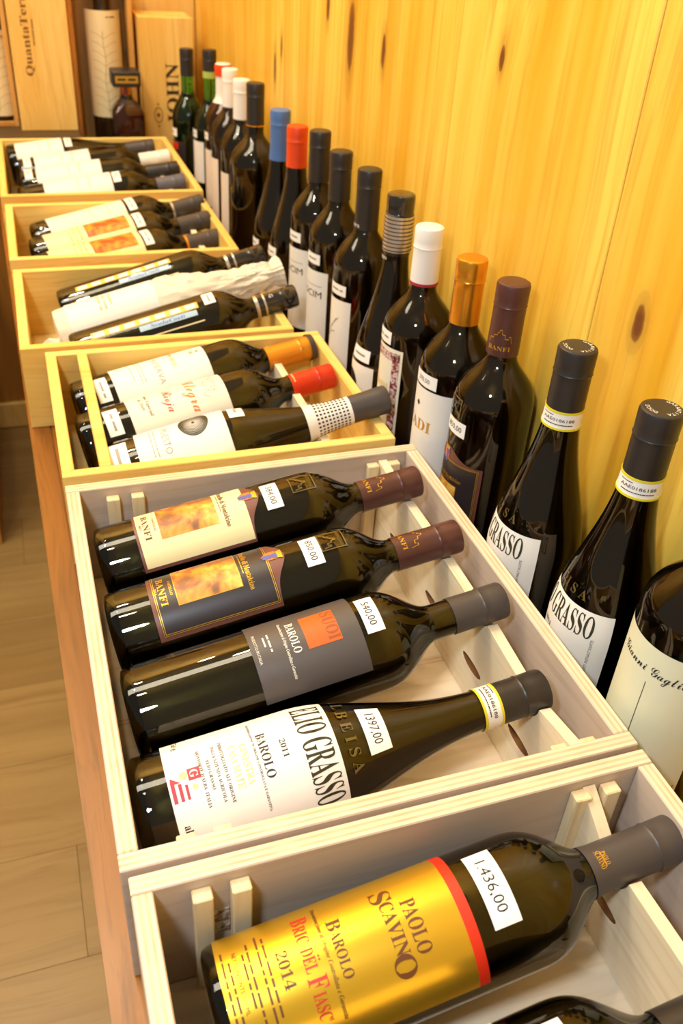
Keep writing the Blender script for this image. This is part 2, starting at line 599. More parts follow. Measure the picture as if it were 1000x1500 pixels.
def shape(kind, Rb, H):
    k = (kind, Rb, H)
    if k not in SHAPES:
        prof = P_SHAPE[kind](Rb, H)
        outer = [q for q in prof if q[1] >= 0.0]
        g = lathe_mesh(prof, 56, 'bottle_glass')
        side = sorted([(z, r) for r, z in prof[6:-1]])
        side = [(0.0, Rb)] + side

        def rf(z, side=side):
            if z <= side[0][0]:
                return side[0][1]
            for (z0, r0), (z1, r1) in zip(side, side[1:]):
                if z <= z1:
                    return r0 + (r1 - r0) * (z - z0) / max(z1 - z0, 1e-9)
            return side[-1][1]
        fill = H - 0.03 if kind != 'long_necked' else 0.186
        wp = [(0.0, 0.016), (Rb * 0.6, 0.012), (Rb - 0.0045, 0.009), (Rb - 0.0026, 0.014)]
        z = 0.02
        while z < fill:
            wp.append((rf(z) - 0.0026, z)); z += 0.006
        wp += [(rf(fill) - 0.0026, fill), (0.0, fill)]
        w = lathe_mesh(wp, 40, 'wine')
        SHAPES[k] = (g, w, rf)
    return SHAPES[k]


class Bottle:
    def __init__(s, label, kind='bordeaux', Rb=0.0375, H=0.30, glass_m=None, wine_m=None, group=None, matrix=None, name='wine_bottle', fill=True):
        s.kind, s.Rb, s.H = kind, Rb, H
        s.root = thing(name, label, 'bottle', group=group, matrix=matrix)
        g, w, s.rf = shape(kind, Rb, H)
        g = s.variant(g, glass_m or G_OLIVE)
        s.glass = link('glass', g, s.root)
        if fill:
            link('wine', s.variant(w, wine_m or M_WINE), s.root)
        s.capm = None

    @staticmethod
    def variant(me, m):
        key = (me.name, m.name)
        if key not in VAR:
            c = me.copy(); c.materials.clear(); c.materials.append(m)
            VAR[key] = c
        return VAR[key]

    def capsule(s, z0, m, d=0.0007, lip=True, ridge=True, name='capsule', label=None, top=True, z1=None):
        H = (z1 or s.H + 0.0012)
        rn = s.rf(z0) + d
        rt = s.rf(s.H - 0.03) + d
        p = [(rn - 0.0006, z0), (rn, z0)]
        n = 6
        for i in range(1, n + 1):
            z = z0 + (H - 0.022 - z0) * i / n
            p.append((max(s.rf(z), rt - d) + d, z))
        if ridge:
            p += [(rt + 0.0001, H - 0.0215), (rt + 0.0006, H - 0.0206), (rt + 0.0001, H - 0.0197)]
        if lip:
            p += [(rt + 0.0003, H - 0.014), (rt + 0.0004, H - 0.0030), (rt - 0.0003, H - 0.0009), (rt - 0.0018, H)]
        else:
            p += [(rt, H)]
        if top:
            p += [(rt - 0.004, H + 0.0001), (0.0, H + 0.0002)]
        o = link(name, lathe_mesh(p, 44, 'foil'), s.root, m)
        if label:
            o['label'] = label
        s.capm = o
        s.cap_d = d
        return o

    def band(s, name, z0, z1, m, d=0.0011, parent=None, label=None):
        n = max(2, int((z1 - z0) / 0.004))
        p = [(s.rf(z0) + d - 0.0006, z0)] + [(s.rf(z0 + (z1 - z0) * i / n) + d, z0 + (z1 - z0) * i / n) for i in range(n + 1)] + [(s.rf(z1) + d - 0.0006, z1)]
        o = link(name, lathe_mesh(p, 44, 'band'), parent or s.root, m)
        if label:
            o['label'] = label
        return o

    def patch(s, name, shapes, m, off=0.0004, parent=None, phi=0.0, label=None):
        o = link(name, wrap_mesh(shapes, s.rf, s.Rb, off, phi), parent or s.root, m)
        if label:
            o['label'] = label
        return o

    def price(s, u, v, w, h, txt=None, th=0.0055, phi=0.0, label='white price sticker', seed=1):
        t = s.patch('price_tag', t_rect(u - w / 2, u + w / 2, v - h / 2, v + h / 2), P_TAG, 0.0006, phi=phi)
        if txt:
            s.patch('price_print', t_text(txt, u, v, th), I_BLACK, 0.0008, t, phi=phi)
        else:
            s.patch('price_print', t_smalltext(u - w * .3, u + w * .35, v, h * 0.3, seed), I_GREY, 0.0008, t, phi=phi)
        return t

    def seal(s, z0, z1, phi=0.0, nums='AAE0186188'):
        """white state seal round the neck with yellow edges and a row of digits"""
        b = s.band('neck_seal', z0, z1, P_WHITE, 0.0009)
        s.band('seal_edge', z0 - 0.0002, z0 + 0.0016, C_SEALY, 0.0012, b)
        s.band('seal_edge', z1 - 0.0016, z1 + 0.0002, C_SEALY, 0.0012, b)
        zm = (z0 + z1) / 2
        k = s.Rb / (s.rf(zm))
        sh = t_text(nums, 0, zm + 0.0008, 0.0026, 0.026 * k) + t_smalltext(-0.012 * k, 0.012 * k, zm - 0.003, 0.0014, 3) + t_smalltext(-0.014 * k, -0.004 * k, zm + 0.0042, 0.0012, 4)
        s.patch('seal_print', sh, I_BLACK, 0.0013, b, phi=phi)
        return b


VAR = {}


def lie_matrix(B, E, elev):
    """bottle frame: axis from B towards E, label normal (local -Y) at the given elevation from -Y of the world, turned round the axis"""
    a = (Vector(E) - Vector(B)).normalized()
    n = Vector((0, -math.cos(R(elev)), math.sin(R(elev))))
    n = (n - a * n.dot(a)).normalized()
    y = -n
    x = y.cross(a)
    M = Matrix((x, y, a)).transposed().to_4x4()
    M.translation = Vector(B)
    return M


def stand_matrix(x, y, face=180.0, tilt=0):
    """label (local -Y) looks in the direction face, measured in degrees from +X"""
    return Matrix.Translation((x, y, 0.0)) @ Matrix.Rotation(R(face + 90), 4, 'Z')


# ------------------------------------------------------------------ the setting
XW = 0.4355
YB = 2.03
ZF = -0.71
wall = link('wall_right', box_mesh(0.05, 3.6, 3.2, 0), None, W_BACK)
wall.location = (XW + 0.018 + 0.025, 0.4, 0.8)
tag(wall, kind='structure')
seams = [-1.25, -0.98, -0.70, -0.38, -0.03, 0.283, 0.60, 0.885, 1.17, 1.47, 1.76, 2.03]
for i, (a, b) in enumerate(zip(seams, seams[1:])):
    g0 = 0.0009 if abs(a - 0.283) < 0.01 else 0.0002
    g1 = 0.0009 if abs(b - 0.283) < 0.01 else 0.0002
    bm = bmesh.new()
    bmesh.ops.create_cube(bm, size=1.0)
    bmesh.ops.scale(bm, vec=(0.018, b - a - g0 - g1, 3.0), verts=bm.verts)
    bmesh.ops.translate(bm, vec=(XW + 0.009, (a + g0 + b - g1) / 2, 0.8), verts=bm.verts)
    bmesh.ops.bevel(bm, geom=[e for e in bm.edges if abs(e.verts[0].co.z - e.verts[1].co.z) > 1], offset=0.0008, segments=1, affect='EDGES')
    me = bpy.data.meshes.new('plank'); bm.to_mesh(me); bm.free()
    o = link('plank', me, None, W_WALL)
    o.parent = wall
    o.matrix_parent_inverse = Matrix.Translation(wall.location).inverted()

wallb = link('wall_back', box_mesh(3.2, 0.05, 3.2, 0), None, W_BACK)
wallb.location = (-1.1, YB + 0.018 + 0.025, 0.8)
tag(wallb, kind='structure')
x = XW
k = 0
while x > -2.4:
    w = (0.21, 0.24, 0.19, 0.23)[k % 4]
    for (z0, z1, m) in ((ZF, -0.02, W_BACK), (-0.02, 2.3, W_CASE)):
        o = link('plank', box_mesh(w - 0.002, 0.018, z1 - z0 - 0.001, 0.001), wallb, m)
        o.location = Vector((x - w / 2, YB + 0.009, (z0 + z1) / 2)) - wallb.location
    x -= w
    k += 1
bb = link('baseboard_back', box_mesh(2.6, 0.014, 0.075, 0.003), None, W_CASE)
bb.location = (-0.9, YB - 0.0072, ZF + 0.0385)
tag(bb, kind='structure')

floor = link('floor', box_mesh(4.4, 4.6, 0.05, 0), None, W_FLOOR)
floor.location = (-1.5, 0.1, ZF - 0.012 - 0.025)
tag(floor, kind='structure')
rw = 0.19
for r_ in range(-11, 11):
    y = r_ * rw + 0.05
    if not -2.1 < y < 2.0:
        continue
    xs = -3.4 + (r_ * 0.47) % 1.2
    while xs < 0.6:
        x0, x1 = max(xs, -3.3), min(xs + 1.2, 0.5)
        if x1 - x0 > 0.05:
            o = link('plank', box_mesh(x1 - x0 - 0.0005, rw - 0.0005, 0.012, 0.0003), floor, W_FLOOR)
            o.location = Vector(((x0 + x1) / 2, y + rw / 2, ZF - 0.006)) - floor.location
        xs += 1.2

# ------------------------------------------------------------------ the table
table = thing('display_table', 'long oak display table running along the yellow board wall under all the crates', 'table', (0.2, 0.55, ZF))
bm = bmesh.new()
TX = lambda y: -0.0175 - 0.0205 * y
y0, y1 = -1.0, 2.02


def tprism(name, xl, xr, z0, z1, m):
    bm = bmesh.new()
    vs = []
    for z in (z0, z1):
        for (yy) in (y0, y1):
            for f in (xl, xr):
                vs.append(bm.verts.new((f(yy) - 0.2, yy - 0.55, z - ZF)))
    a, b, c, d, e, f, g, h = vs
    for q in ((a, b, d, c), (e, f, h, g), (a, b, f, e), (c, d, h, g), (a, c, g, e), (b, d, h, f)):
        bm.faces.new(q)
    bmesh.ops.recalc_face_normals(bm, faces=bm.faces)
    bmesh.ops.bevel(bm, geom=bm.edges[:], offset=0.0012, segments=2, affect='EDGES')
    me = bpy.data.meshes.new(name); bm.to_mesh(me); bm.free()
    return link(name, me, table, m)


tprism('tabletop', lambda y: TX(y) + 0.026, lambda y: XW - 0.001, -0.032, 0.0, W_TABLE)
tprism('edge_strip', TX, lambda y: TX(y) + 0.0256, -0.04, 0.0, W_TABLE)
for (lx, ly) in ((0.10, -0.9), (0.40, -0.9), (0.10, 1.9), (0.40, 1.9), (0.10, 0.5), (0.40, 0.5)):
    board('leg', table, W_TABLE, (lx - 0.2, ly - 0.55, 0.339), (0.06, 0.06, 0.678))


# ------------------------------------------------------------------ crates
def rack_mesh(y0, y1, z0, ztop, notches, slots, thick, depth=0.006, nr=0.0165):
    """upright rail along Y with scooped rests for the necks and lens shaped slots below them; outline in local (x = y, y = z)"""
    c = bpy.data.curves.new('rail', 'CURVE')
    c.dimensions = '2D'; c.fill_mode = 'BOTH'; c.extrude = thick / 2
    top = [(y0, ztop)]
    for (yc, zc) in sorted(notches):
        n = 10
        for i in range(n + 1):
            a = PI + PI * i / n
            yy, zz = yc + nr * math.cos(a), zc + nr * math.sin(a)
            if zz < ztop:
                top.append((yy, zz))
    top.append((y1, ztop))
    outs = [top + [(y1, z0), (y0, z0)]]
    for (yc, zc, ry, rz) in slots:
        outs.append([(yc + ry * math.cos(2 * PI * i / 16), zc + rz * math.sin(2 * PI * i / 16) * (0.55 if math.sin(2 * PI * i / 16) > 0 else 1)) for i in range(16)])
    for pts in outs:
        s = c.splines.new('POLY')
        s.points.add(len(pts) - 1)
        for p, q in zip(s.points, pts):
            p.co = (q[0], q[1], 0, 1)
        s.use_cyclic_u = True
    o = bpy.data.objects.new('rail', c)
    tmp = o.to_mesh()
    me = bpy.data.meshes.new('rail')
    vs = [(v.co.z, v.co.x, v.co.y) for v in tmp.vertices]
    me.from_pydata(vs, [], [tuple(p.vertices) for p in tmp.polygons])
    o.to_mesh_clear()
    bpy.data.objects.remove(o); bpy.data.curves.remove(c)
    bm = bmesh.new(); bm.from_mesh(me)
    bmesh.ops.recalc_face_normals(bm, faces=bm.faces)
    bm.to_mesh(me); bm.free()
    return me


W_RAIL = wood('crate_rail_wood', srgb(242, 226, 196), srgb(232, 212, 176), srgb(212, 186, 146), 'Y', sc1=12, tint=0.03)


def crate(label, x0, y0, W, D, h, t, m, cleats=None, group='wooden wine crates in a row along the table'):
    c = thing('wine_crate', label, 'crate', (x0, y0, 0), group)
    board('front_panel', c, m, (W / 2, t / 2, h / 2), (W, t, h))
    board('back_panel', c, m, (W / 2, D - t / 2, h / 2), (W, t, h))
    for nm, xx in (('left_panel', t / 2), ('right_panel', W - t / 2)):
        board(nm, c, m, (xx, D / 2, h / 2), (D - 2 * t - 0.0004, t, h), rotz=PI / 2)
    board('bottom_panel', c, W_PLY if m is W_PLY else W_PINE, (W / 2, D / 2, 0.006), (W - 2 * t, D - 2 * t, 0.010))
    for cx in (cleats or []):
        for (yy) in (t + 0.0046, D - t - 0.0046):
            board('cleat', c, W_CLEAT, (cx, yy, 0.0115 + (h - 0.020) / 2), (0.0115, 0.009, h - 0.020))
    return c


c5 = crate('pale plywood crate holding four bottles with price stickers, behind the nearest crate', 0, 0, .345, .4065, .1138, .012, W_PLY, (.0405, .0630, .2960, .3185))
c6 = crate('nearest pale plywood crate holding the big gold labelled bottle', .004, -.334, .341, .330, .1138, .012, W_PLY, (.0385, .0610, .2860, .3080))
c4 = crate('pine crate of three bottles with orange, red and dotted capsules', -.0012, .4345, .3393, .2812, .1052, .012, W_PINE_Y)
c3 = crate('pine crate holding the paper wrapped bottle between two tilted bottles', -.0289, .7247, .3379, .2708, .107, .012, W_PINE_Y)
c2 = crate('pine crate with three bottles in charcoal capsules, second from the back', -.0322, 1.0357, .3405, .2766, .107, .012, W_PINE_Y)
c1 = crate('farthest pine crate with four white labelled bottles', -.0384, 1.3588, .3542, .4232, .107, .012, W_PINE_Y)


st_ = board('sticker', c6, art_material('small_picture_print', [srgb(70, 50, 40), srgb(150, 110, 80), srgb(226, 216, 200), srgb(240, 234, 224)], 160), (.0497, .3177, .066), (.0105, .0004, .024), bev=0)


POSE = {
    'b51': ((.0221, .326, .0725), (.3182, .3312, .120)),
    'b52': ((.0217, .236, .0725), (.3178, .2398, .121)),
    'b53': ((.0237, .150, .070), (.320, .1572, .116)),
    'b54': ((.0164, .067, .065), (.3143, .0737, .100)),
    'b61': ((.0399, -.068, .056), (.3372, -.0594, .095)),
    'b62': ((.0208, -.168, .056), (.3181, -.1575, .095)),
    'b41': ((.0266, .645, .056), (.3204, .6816, .100)),
    'b42': ((.0248, .566, .056), (.3191, .5985, .100)),
    'b43': ((.0526, .4878, .058), (.3457, .4862, .124)),
    'b31': ((.0324, .935, .056), (.3233, .948, .128)),
    'b33': ((.0368, .782, .057), (.329, .7900, .125)),
    'b21': ((.0097, 1.245, .055), (.3003, 1.2960, .104)),
    'b22': ((.004, 1.166, .055), (.2968, 1.2132, .100)),
    'b23': ((.0059, 1.088, .055), (.2971, 1.1450, .090)),
    'b11': ((-.0177, 1.722, .066), (.2803, 1.7293, .100)),
    'b12': ((.0018, 1.637, .062), (.2993, 1.6398, .100)),
    'b13': ((.0034, 1.553, .062), (.3008, 1.5440, .100)),
    'b14': ((.0, 1.447, .060), (.2973, 1.4500, .100)),
}


def rails(cr, x_rail, keys, ztop, slots, xleft=None, thick=.009, holes=True, y_in=None):
    """neck rail on the right and plain body rail on the left of a crate"""
    ox, oy = cr.location.x, cr.location.y
    nts, sl = [], []
    for k in keys:
        B, E = map(Vector, POSE[k])
        f = (x_rail - B.x) / (E.x - B.x)
        P = B + (E - B) * f
        nts.append((P.y, P.z - 0.0008))
        if holes:
            sl.append((P.y + slots[0], slots[1], .017, .0062))
    rl = link('neck_rail', rack_mesh(y_in[0], y_in[1], 0.012, ztop, nts, sl, thick), cr, W_RAIL)
    rl.location = (x_rail - ox, -oy, 0)
    if holes:      # the sawn lower edge of each slot is burnt brown
        rl.data.materials.append(M_BURN)
        for p in rl.data.polygons:
            if abs(p.normal.x) < .3:
                for (yc, zc, ry, rz) in sl:
                    if abs(p.center.y - yc) < ry * 1.05 and abs(p.center.z - zc) < rz * 1.1:
                        p.material_index = 1
    if xleft is not None:
        zb = []
        for k in keys:
            B, E = map(Vector, POSE[k])
            f = (xleft - B.x) / (E.x - B.x)
            zb.append((B + (E - B) * f).z - 0.0385)
        zt = min(zb) - .0005
        if zt > .016:
            b = board('body_rail', cr, W_RAIL, (xleft - ox, (y_in[0] + y_in[1]) / 2 - oy, (zt + .0115) / 2), (.02, y_in[1] - y_in[0], zt - .0115))


rails(c5, .3075, ('b51', 'b52', 'b53', 'b54'), .107, (-.002, .050), .06, y_in=(.0125, .394))
rails(c6, .2975, ('b61', 'b62'), .1065, (-.002, .050), .075, y_in=(-.3215, -.0165))
rails(c4, .270, ('b41', 'b42'), .095, (0, .04), .07, holes=False, y_in=(.4468, .7033))
rails(c2, .265, ('b21', 'b22', 'b23'), .090, (0, .04), .06, holes=False, y_in=(1.048, 1.300))
rails(c1, .268, ('b11', 'b12', 'b13', 'b14'), .094, (0, .04), .06, holes=False, y_in=(1.371, 1.7698))
board('divider_strip', c4, W_PINE_Y, (.0415, .1406, .1015), (.0115, .2566, .0072))

# ------------------------------------------------------------------ bottles lying in the crates
GL = 'bottles lying in the crates'


def lying(key, label, kind, Rb, elev, glass_m=None, wine_m=None, L=0.30):
    B, E = POSE[key]
    return Bottle(label, kind, Rb, L, glass_m, wine_m, GL, lie_matrix(B, E, elev))


CASTLE = [(-.011, .000), (-.0095, .0045), (-.0065, .0042), (-.006, .0075), (-.003, .0078), (-.0025, .0105), (-.0012, .0105), (-.0008, .0135), (.0012, .0135), (.0016, .0095), (.0045, .0088), (.005, .005), (.008, .0048), (.0082, .0075), (.0098, .0075), (.011, .0008)]


def montalcino(b, dark, tag_v, price, phi=0.0, cphi=0.0):
    """label with a wavy brown top, painted harvest picture and gold lettering"""
    hw = .0425
    v0, v1, va = .035, .134, .1465
    top = []
    for i in range(25):
        u = hw - 2 * hw * i / 24
        top.append((u, v1 + (va - v1) * math.exp(-(u / .017) ** 2)))
    lab = b.patch('label', t_poly([(-hw, v0), (hw, v0)] + top), P_MAROON, 0.0004, phi=phi)
    q = dict(parent=lab, phi=phi)
    if dark:
        b.patch('label_field', t_rect(-hw + .003, hw - .003, v0 + .003, v1 - .001), P_BLACK, .0006, **q)
        ln = t_frame(-hw + .0035, hw - .0035, v0 + .0035, v1 - .0015, .0005) + t_frame(-hw + .0048, hw - .0048, v0 + .0048, v1 - .0028, .0005) + t_frame(-.0305, .0185, .0555, .1075, .0007)
        b.patch('gold_lines', ln, I_GOLD, .0008, **q)
        ink = I_GOLD
    else:
        b.patch('label_field', t_rect(-hw + .003, hw - .003, v0 + .0025, v1 - .001), P_CREAM, .0006, **q)
        ink = I_BROWN
    b.patch('picture', t_rect(-.030, .018, .056, .107), A_HARVEST, .0009, **q)
    b.patch('lettering', t_text(serif('BANFI'), .001, .0455, .0056, .030) + t_text(serif('CASTELLO'), .000, .0525, .0021, .016)
            + t_text(serif('2014' if dark else '2013'), .001, .0405, .002), ink, .0009, **q)
    b.patch('title_lettering', t_text(serif('Brunello di Montalcino'), .000, .1145, .0046, .046) + t_smalltext(-.016, .008, .1105, .0012, 5), ink, .0009, **q)
    b.patch('crest', t_poly([(-.0065, .1325), (-.002, .1275), (.003, .1325), (.003, .1400), (-.0065, .1400)]), I_ORANGE, .0009, **q)
    b.patch('crest_shield', t_poly([(-.003, .1285), (.0015, .1285), (.0015, .136), (-.003, .136)]) + t_disc(-.0008, .1385, .0028), I_BLUE, .0011, **q)
    b.patch('crest_crown', t_poly([(-.0048, .1405), (.0022, .1405), (.0036, .1448), (-.0060, .1448)]), I_GOLD, .0011, **q)
    if price:
        b.price(.004, tag_v, .030, .0150, price, .0056, phi=phi)
    b.capsule(.240, C_BROWN)
    k = b.Rb / .0155
    sh = t_text(serif('BANFI'), 0, .2485, .0042, .022 * k)
    sh += t_line([(p[0] * k, .2535 + p[1] * .92) for p in CASTLE], .0008)
    b.patch('capsule_emblem', sh, I_GOLD, .0011, b.capm, phi=phi + cphi)
    # raised seal moulded in the glass of the shoulder
    em = t_frame(-.010, .010, .176, .198, .0011) + t_text(serif('MONTALCINO'), 0, .1935, .0030, .017) + t_line([(p[0] * .7, .179 + p[1] * .8) for p in CASTLE], .0012)
    b.patch('moulded_seal', em, M_MOULD, .0009, b.glass, phi=phi)


b = lying('b51', 'brown capped bottle with cream painted label, at the back of the four bottle crate', 'bordeaux', .0375, 84)
montalcino(b, False, .1575, '384,00')
b = lying('b52', 'brown capped bottle with dark painted label, second from the back in the four bottle crate', 'bordeaux', .0375, 87)
montalcino(b, True, .1685, '850,00')

# charcoal label with orange square
b = lying('b53', 'bottle with charcoal label and orange square beside the long white labelled bottle', 'bordeaux', .0385, 77)
lab = b.patch('label', t_rect(-.040, .040, .094, .1755), P_GREY, .0004)
b.patch('orange_square', t_rect(-.0185, .0105, .1345, .1605), P_ORANGE, .0006, lab)
b.patch('square_lettering', t_text(serif('SUOI'), -.004, .1555, .0095, .026), mat('dull_orange_ink', srgb(150, 70, 30), .5), .0008, lab)
b.patch('lettering', t_text(serif('BAROLO'), -.003, .1265, .0062, .027) + t_text(italic('Denominazione di Origine Controllata e Garantita'), .004, .1195, .0024, .048)
        + t_smalltext(-.012, .004, .1085, .0022, 73) + t_smalltext(-.010, .001, .1050, .0022, 74) + t_text('PRODOTTO IN ITALIA', -.002, .0985, .0022, .026), I_LIGHT, .0007, lab)
b.price(-.003, .1860, .033, .0140, '540,00', .0058)
b.capsule(.254, C_CHAR)


def top_print(b, shapes):
    bm = bmesh.new()
    for pts, fs in shapes:
        vs = [bm.verts.new((p_[0], p_[1], b.H + .0016)) for p_ in pts]
        for f in fs:
            bm.faces.new([vs[i_] for i_ in f])
    me = bpy.data.meshes.new('top_print'); bm.to_mesh(me); bm.free()
    return tag(link('top_lettering', me, b.capm, I_LIGHT), kind='stuff')


def grasso(b, phi=0.0, hw=.055, price=None, vs=0.0, cphi=0.0):
    w = vs
    lab = b.patch('label', t_rect(-hw, hw, .024 + w, .1355 + w), P_WHITE, .0004, phi=phi)
    q = dict(parent=lab, phi=phi)
    sh = t_text(serif('ELIO GRASSO'), .002, .1228 + w, .0200, .078)
    b.patch('title_lettering', sh, I_GREEN, .0006, **q)
    b.patch('lettering', t_text(serif('2011'), -.005, .1010 + w, .0038, .013) + t_text(serif('BAROLO'), -.005, .0885 + w, .0062, .032)
            + t_text(serif('DENOMINAZIONE DI ORIGINE CONTROLLATA E GARANTITA'), -.002, .0825 + w, .0017, .066)
            + t_text(serif("IMBOTTIGLIATO ALL'ORIGINE"), -.003, .0615 + w, .0023, .043) + t_text(serif('DALLA AZIENDA AGRICOLA'), -.003, .0565 + w, .0023, .039)
            + t_text(serif('ELIO GRASSO'), -.003, .0515 + w, .0023, .020) + t_text(serif("MONFORTE D'ALBA  ITALIA"), -.003, .0465 + w, .0023, .040)
            + t_text(serif('alc14,50%'), .036, .0305 + w, .0052, .026) + t_text(serif('75cl'), -.041, .0335 + w, .0036, .009) + t_text('e', -.033, .0335 + w, .0055)
            + t_text('CONTIENE SOLFITI  ENTHALT SULFITE', .042, .088 + w, .0022, .050, rot=90), I_BLACK, .0006, **q)
    b.patch('gold_lettering', t_text(serif('GINESTRA'), -.003, .0755 + w, .0048, .028) + t_text(serif("CASA MATE'"), -.003, .0685 + w, .0048, .030), I_PGOLD, .0006, **q)
    e = t_rect(-.011, -.003, .0375 + w, .0455 + w) + t_line([(-.004, .0268 + w), (.0075, .0268 + w)], .0025) + t_line([(-.002, .0312 + w), (.0075, .0312 + w)], .0022) + t_line([(-.0005, .0352 + w), (.0075, .0352 + w)], .0018) + t_poly([(-.008, .026 + w), (-.0035, .0255 + w), (-.0035, .032 + w)])
    b.patch('emblem', e, I_MAROON, .0006, **q)
    b.patch('emblem_letter', t_text(serif('G'), -.007, .0415 + w, .0052), P_WHITE, .0008, **q)
    b.patch('emblem_gold', t_disc(-.0075, .0345 + w, .0026) + t_disc(.0015, .0405 + w, .0018), I_PGOLD, .0007, **q)
    em = t_text(serif('A L B E I S A'), 0, .1455 + w, .0080, .075)
    b.patch('moulded_letters', em, M_MOULD, .0009, b.glass, phi=phi - .25)
    b.capsule(.2605 if vs == 0 else .248, C_BLACK)
    b.seal(.2465 if vs == 0 else .233, .2610 if vs == 0 else .2485, phi=phi + cphi)
    ring = []
    for i_, ch in enumerate('GARANTITA  DOCG'):
        a_ = 2.4 - i_ * .30
        ring += t_text(ch, .0105 * math.cos(a_), .0105 * math.sin(a_), .0030, rot=math.degrees(a_) - 90) if ch != ' ' else []
    top_print(b, ring)
    if price:
        b.price(-.003, .1640, .044, .0165, price, .0068, phi=phi)


b = lying('b54', 'bottle with large white label and sloping shoulders, nearest in the four bottle crate', 'burgundy', .0405, 69)
grasso(b, price='1397,00')

# nearest crate: big gold label
b = lying('b61', 'bottle with shiny gold label and red band in the nearest crate', 'bordeaux', .039, 80)
lab = b.patch('label', t_rect(-.049, .049, .008, .1425), P_GOLD, .0004)
b.patch('red_band', t_rect(-.049, .049, .1425, .1490), P_RED, .0004, lab)
b.patch('title_lettering', t_text(serif('PAOLO'), .002, .1175, .0088, .030) + t_text(serif('CAVIN'), -.001, .1055, .0082, .030) + t_text(serif('S'), -.0205, .1045, .0125) + t_text(serif('O'), .0195, .1045, .0125)
        , I_BROWN, .0006, lab)
b.patch('lettering', t_text(serif('B'), -.0145, .0745, .0082) + t_text(serif('AROLO'), .002, .0738, .0062, .025), I_BROWN, .0006, lab)
b.patch('year_lettering', t_text(serif('2014'), -.001, .0425, .0062, .020), I_BROWN, .0006, lab)
b.patch('small_lettering', t_smalltext(-.024, .022, .0345, .0022, 1) + t_smalltext(-.027, .026, .0310, .0022, 2) + t_smalltext(-.024, .024, .0255, .0022, 3) + t_smalltext(-.018, .012, .0225, .0022, 8)
        , I_BROWN, .0006, lab)
b.patch('legal_lettering', t_text('NET CONTENTS 750 ML', -.004, .0180, .0024, .034) + t_smalltext(-.016, .020, .0145, .0022, 75) + t_smalltext(-.024, .016, .0112, .0022, 76), I_BROWN, .0006, lab)
b.patch('italic_lettering', t_text(italic('Denominazione di Origine Controllata e Garantita'), 0, .0665, .0026, .066), I_BROWN, .0006, lab)
b.patch('red_lettering', t_text(serif('B'), -.0262, .0572, .0096, .0062) + t_text(serif('RIC'), -.0165, .0560, .0072, .0115) + t_text(serif('DEL'), -.0010, .0560, .0072, .0130) + t_disc(-.0016, .0611, .0006) + t_disc(.0003, .0611, .0006)
        + t_text(serif('F'), .0108, .0572, .0112, .0064) + t_text(serif("IASC'"), .0228, .0560, .0072, .0150), I_RED, .0006, lab)
b.price(-.003, .1665, .046, .0170, '1.436,00', .0068)
b.capsule(.234, C_CHAR)
k = b.Rb / .0155
b.patch('capsule_print', t_text(serif('PAOLO'), 0, .2455, .0030, .0085 * k) + t_text(serif('SCAVINO'), 0, .2418, .0036, .0115 * k) + t_rect(-.005 * k, .005 * k, .2436, .2441), I_GOLD, .0011, b.capm)

b = lying('b62', 'cream labelled bottle half out of the frame at the near end of the nearest crate', 'bordeaux', .039, 84)
lab = b.patch('label', t_rect(-.049, .049, .03, .157), P_CREAM, .0004)
b.patch('lettering', t_text(script('Gianni Gagliardo'), -.002, .145, .0075, .066), I_BROWN, .0006, lab)
b.price(-.004, .178, .040, .016, None, seed=9)
b.capsule(.24, C_BLACK)

# pine crate with three reservas
b = lying('b41', 'bottle with orange gold capsule and plain white label, farthest in its pine crate', 'bordeaux', .0375, 80)
lab = b.patch('label', t_rect(-.047, .047, .046, .160), P_WHITE, .0004)
b.patch('lettering', t_text('RESERVA', .006, .1005, .0068, .042) + t_smalltext(-.02, .02, .082, .0018, 11) + t_smalltext(-.02, .02, .078, .0018, 12) + t_smalltext(-.015, .015, .070, .0018, 13), I_GREY, .0006, lab)
b.patch('gold_lettering', t_text(serif('VINA REAL'), -.006, .1205, .0050, .034) + t_text(serif('W'), -.006, .1440, .0060) + t_disc(-.006, .1515, .0022), I_GOLD, .0006, lab)
b.price(.012, .032, .034, .015, None, seed=10)
b.capsule(.236, C_ORANGE)
b.band('capsule_tip', .2935, .3002, C_CHAR, .0026, b.capm)

b = lying('b42', 'bottle with glossy red capsule and orange handwriting on its label', 'bordeaux', .0375, 80)
lab = b.patch('label', t_rect(-.047, .047, .056, .166), P_PALE, .0004)
b.patch('brush_lettering', t_text(script('Yllegra'), .000, .1310, .0150, .058), I_ORANGE, .0007, lab)
b.patch('red_lettering', t_text(script('Rioja'), .004, .1030, .0115, .034), I_RED, .0006, lab)
b.patch('lettering', t_text(italic('una Especial'), .002, .0790, .0040, .034), I_BROWN, .0006, lab)
b.patch('year_lettering', t_text(italic('de 2009'), .000, .0720, .0040, .020), I_BROWN, .0006, lab)
b.patch('sketch', t_line([(-.016 + .032 * i / 14, .146 + .006 * math.sin(i * .9)) for i in range(15)], .0005) + t_line([(-.002 + .012 * math.cos(i / 3), .150 + .006 * math.sin(i / 3)) for i in range(20)], .0005) + t_line([(-.02 + .03 * i / 14, .155 + .003 * math.sin(i * 1.7)) for i in range(15)], .0004), I_GREY, .0006, lab)
b.price(.012, .037, .034, .016, None, seed=14)
b.capsule(.246, C_RED)
b.patch('capsule_print', t_smalltext(-.02, .02, .2505, .003, 4), I_PGOLD, .0011, b.capm)

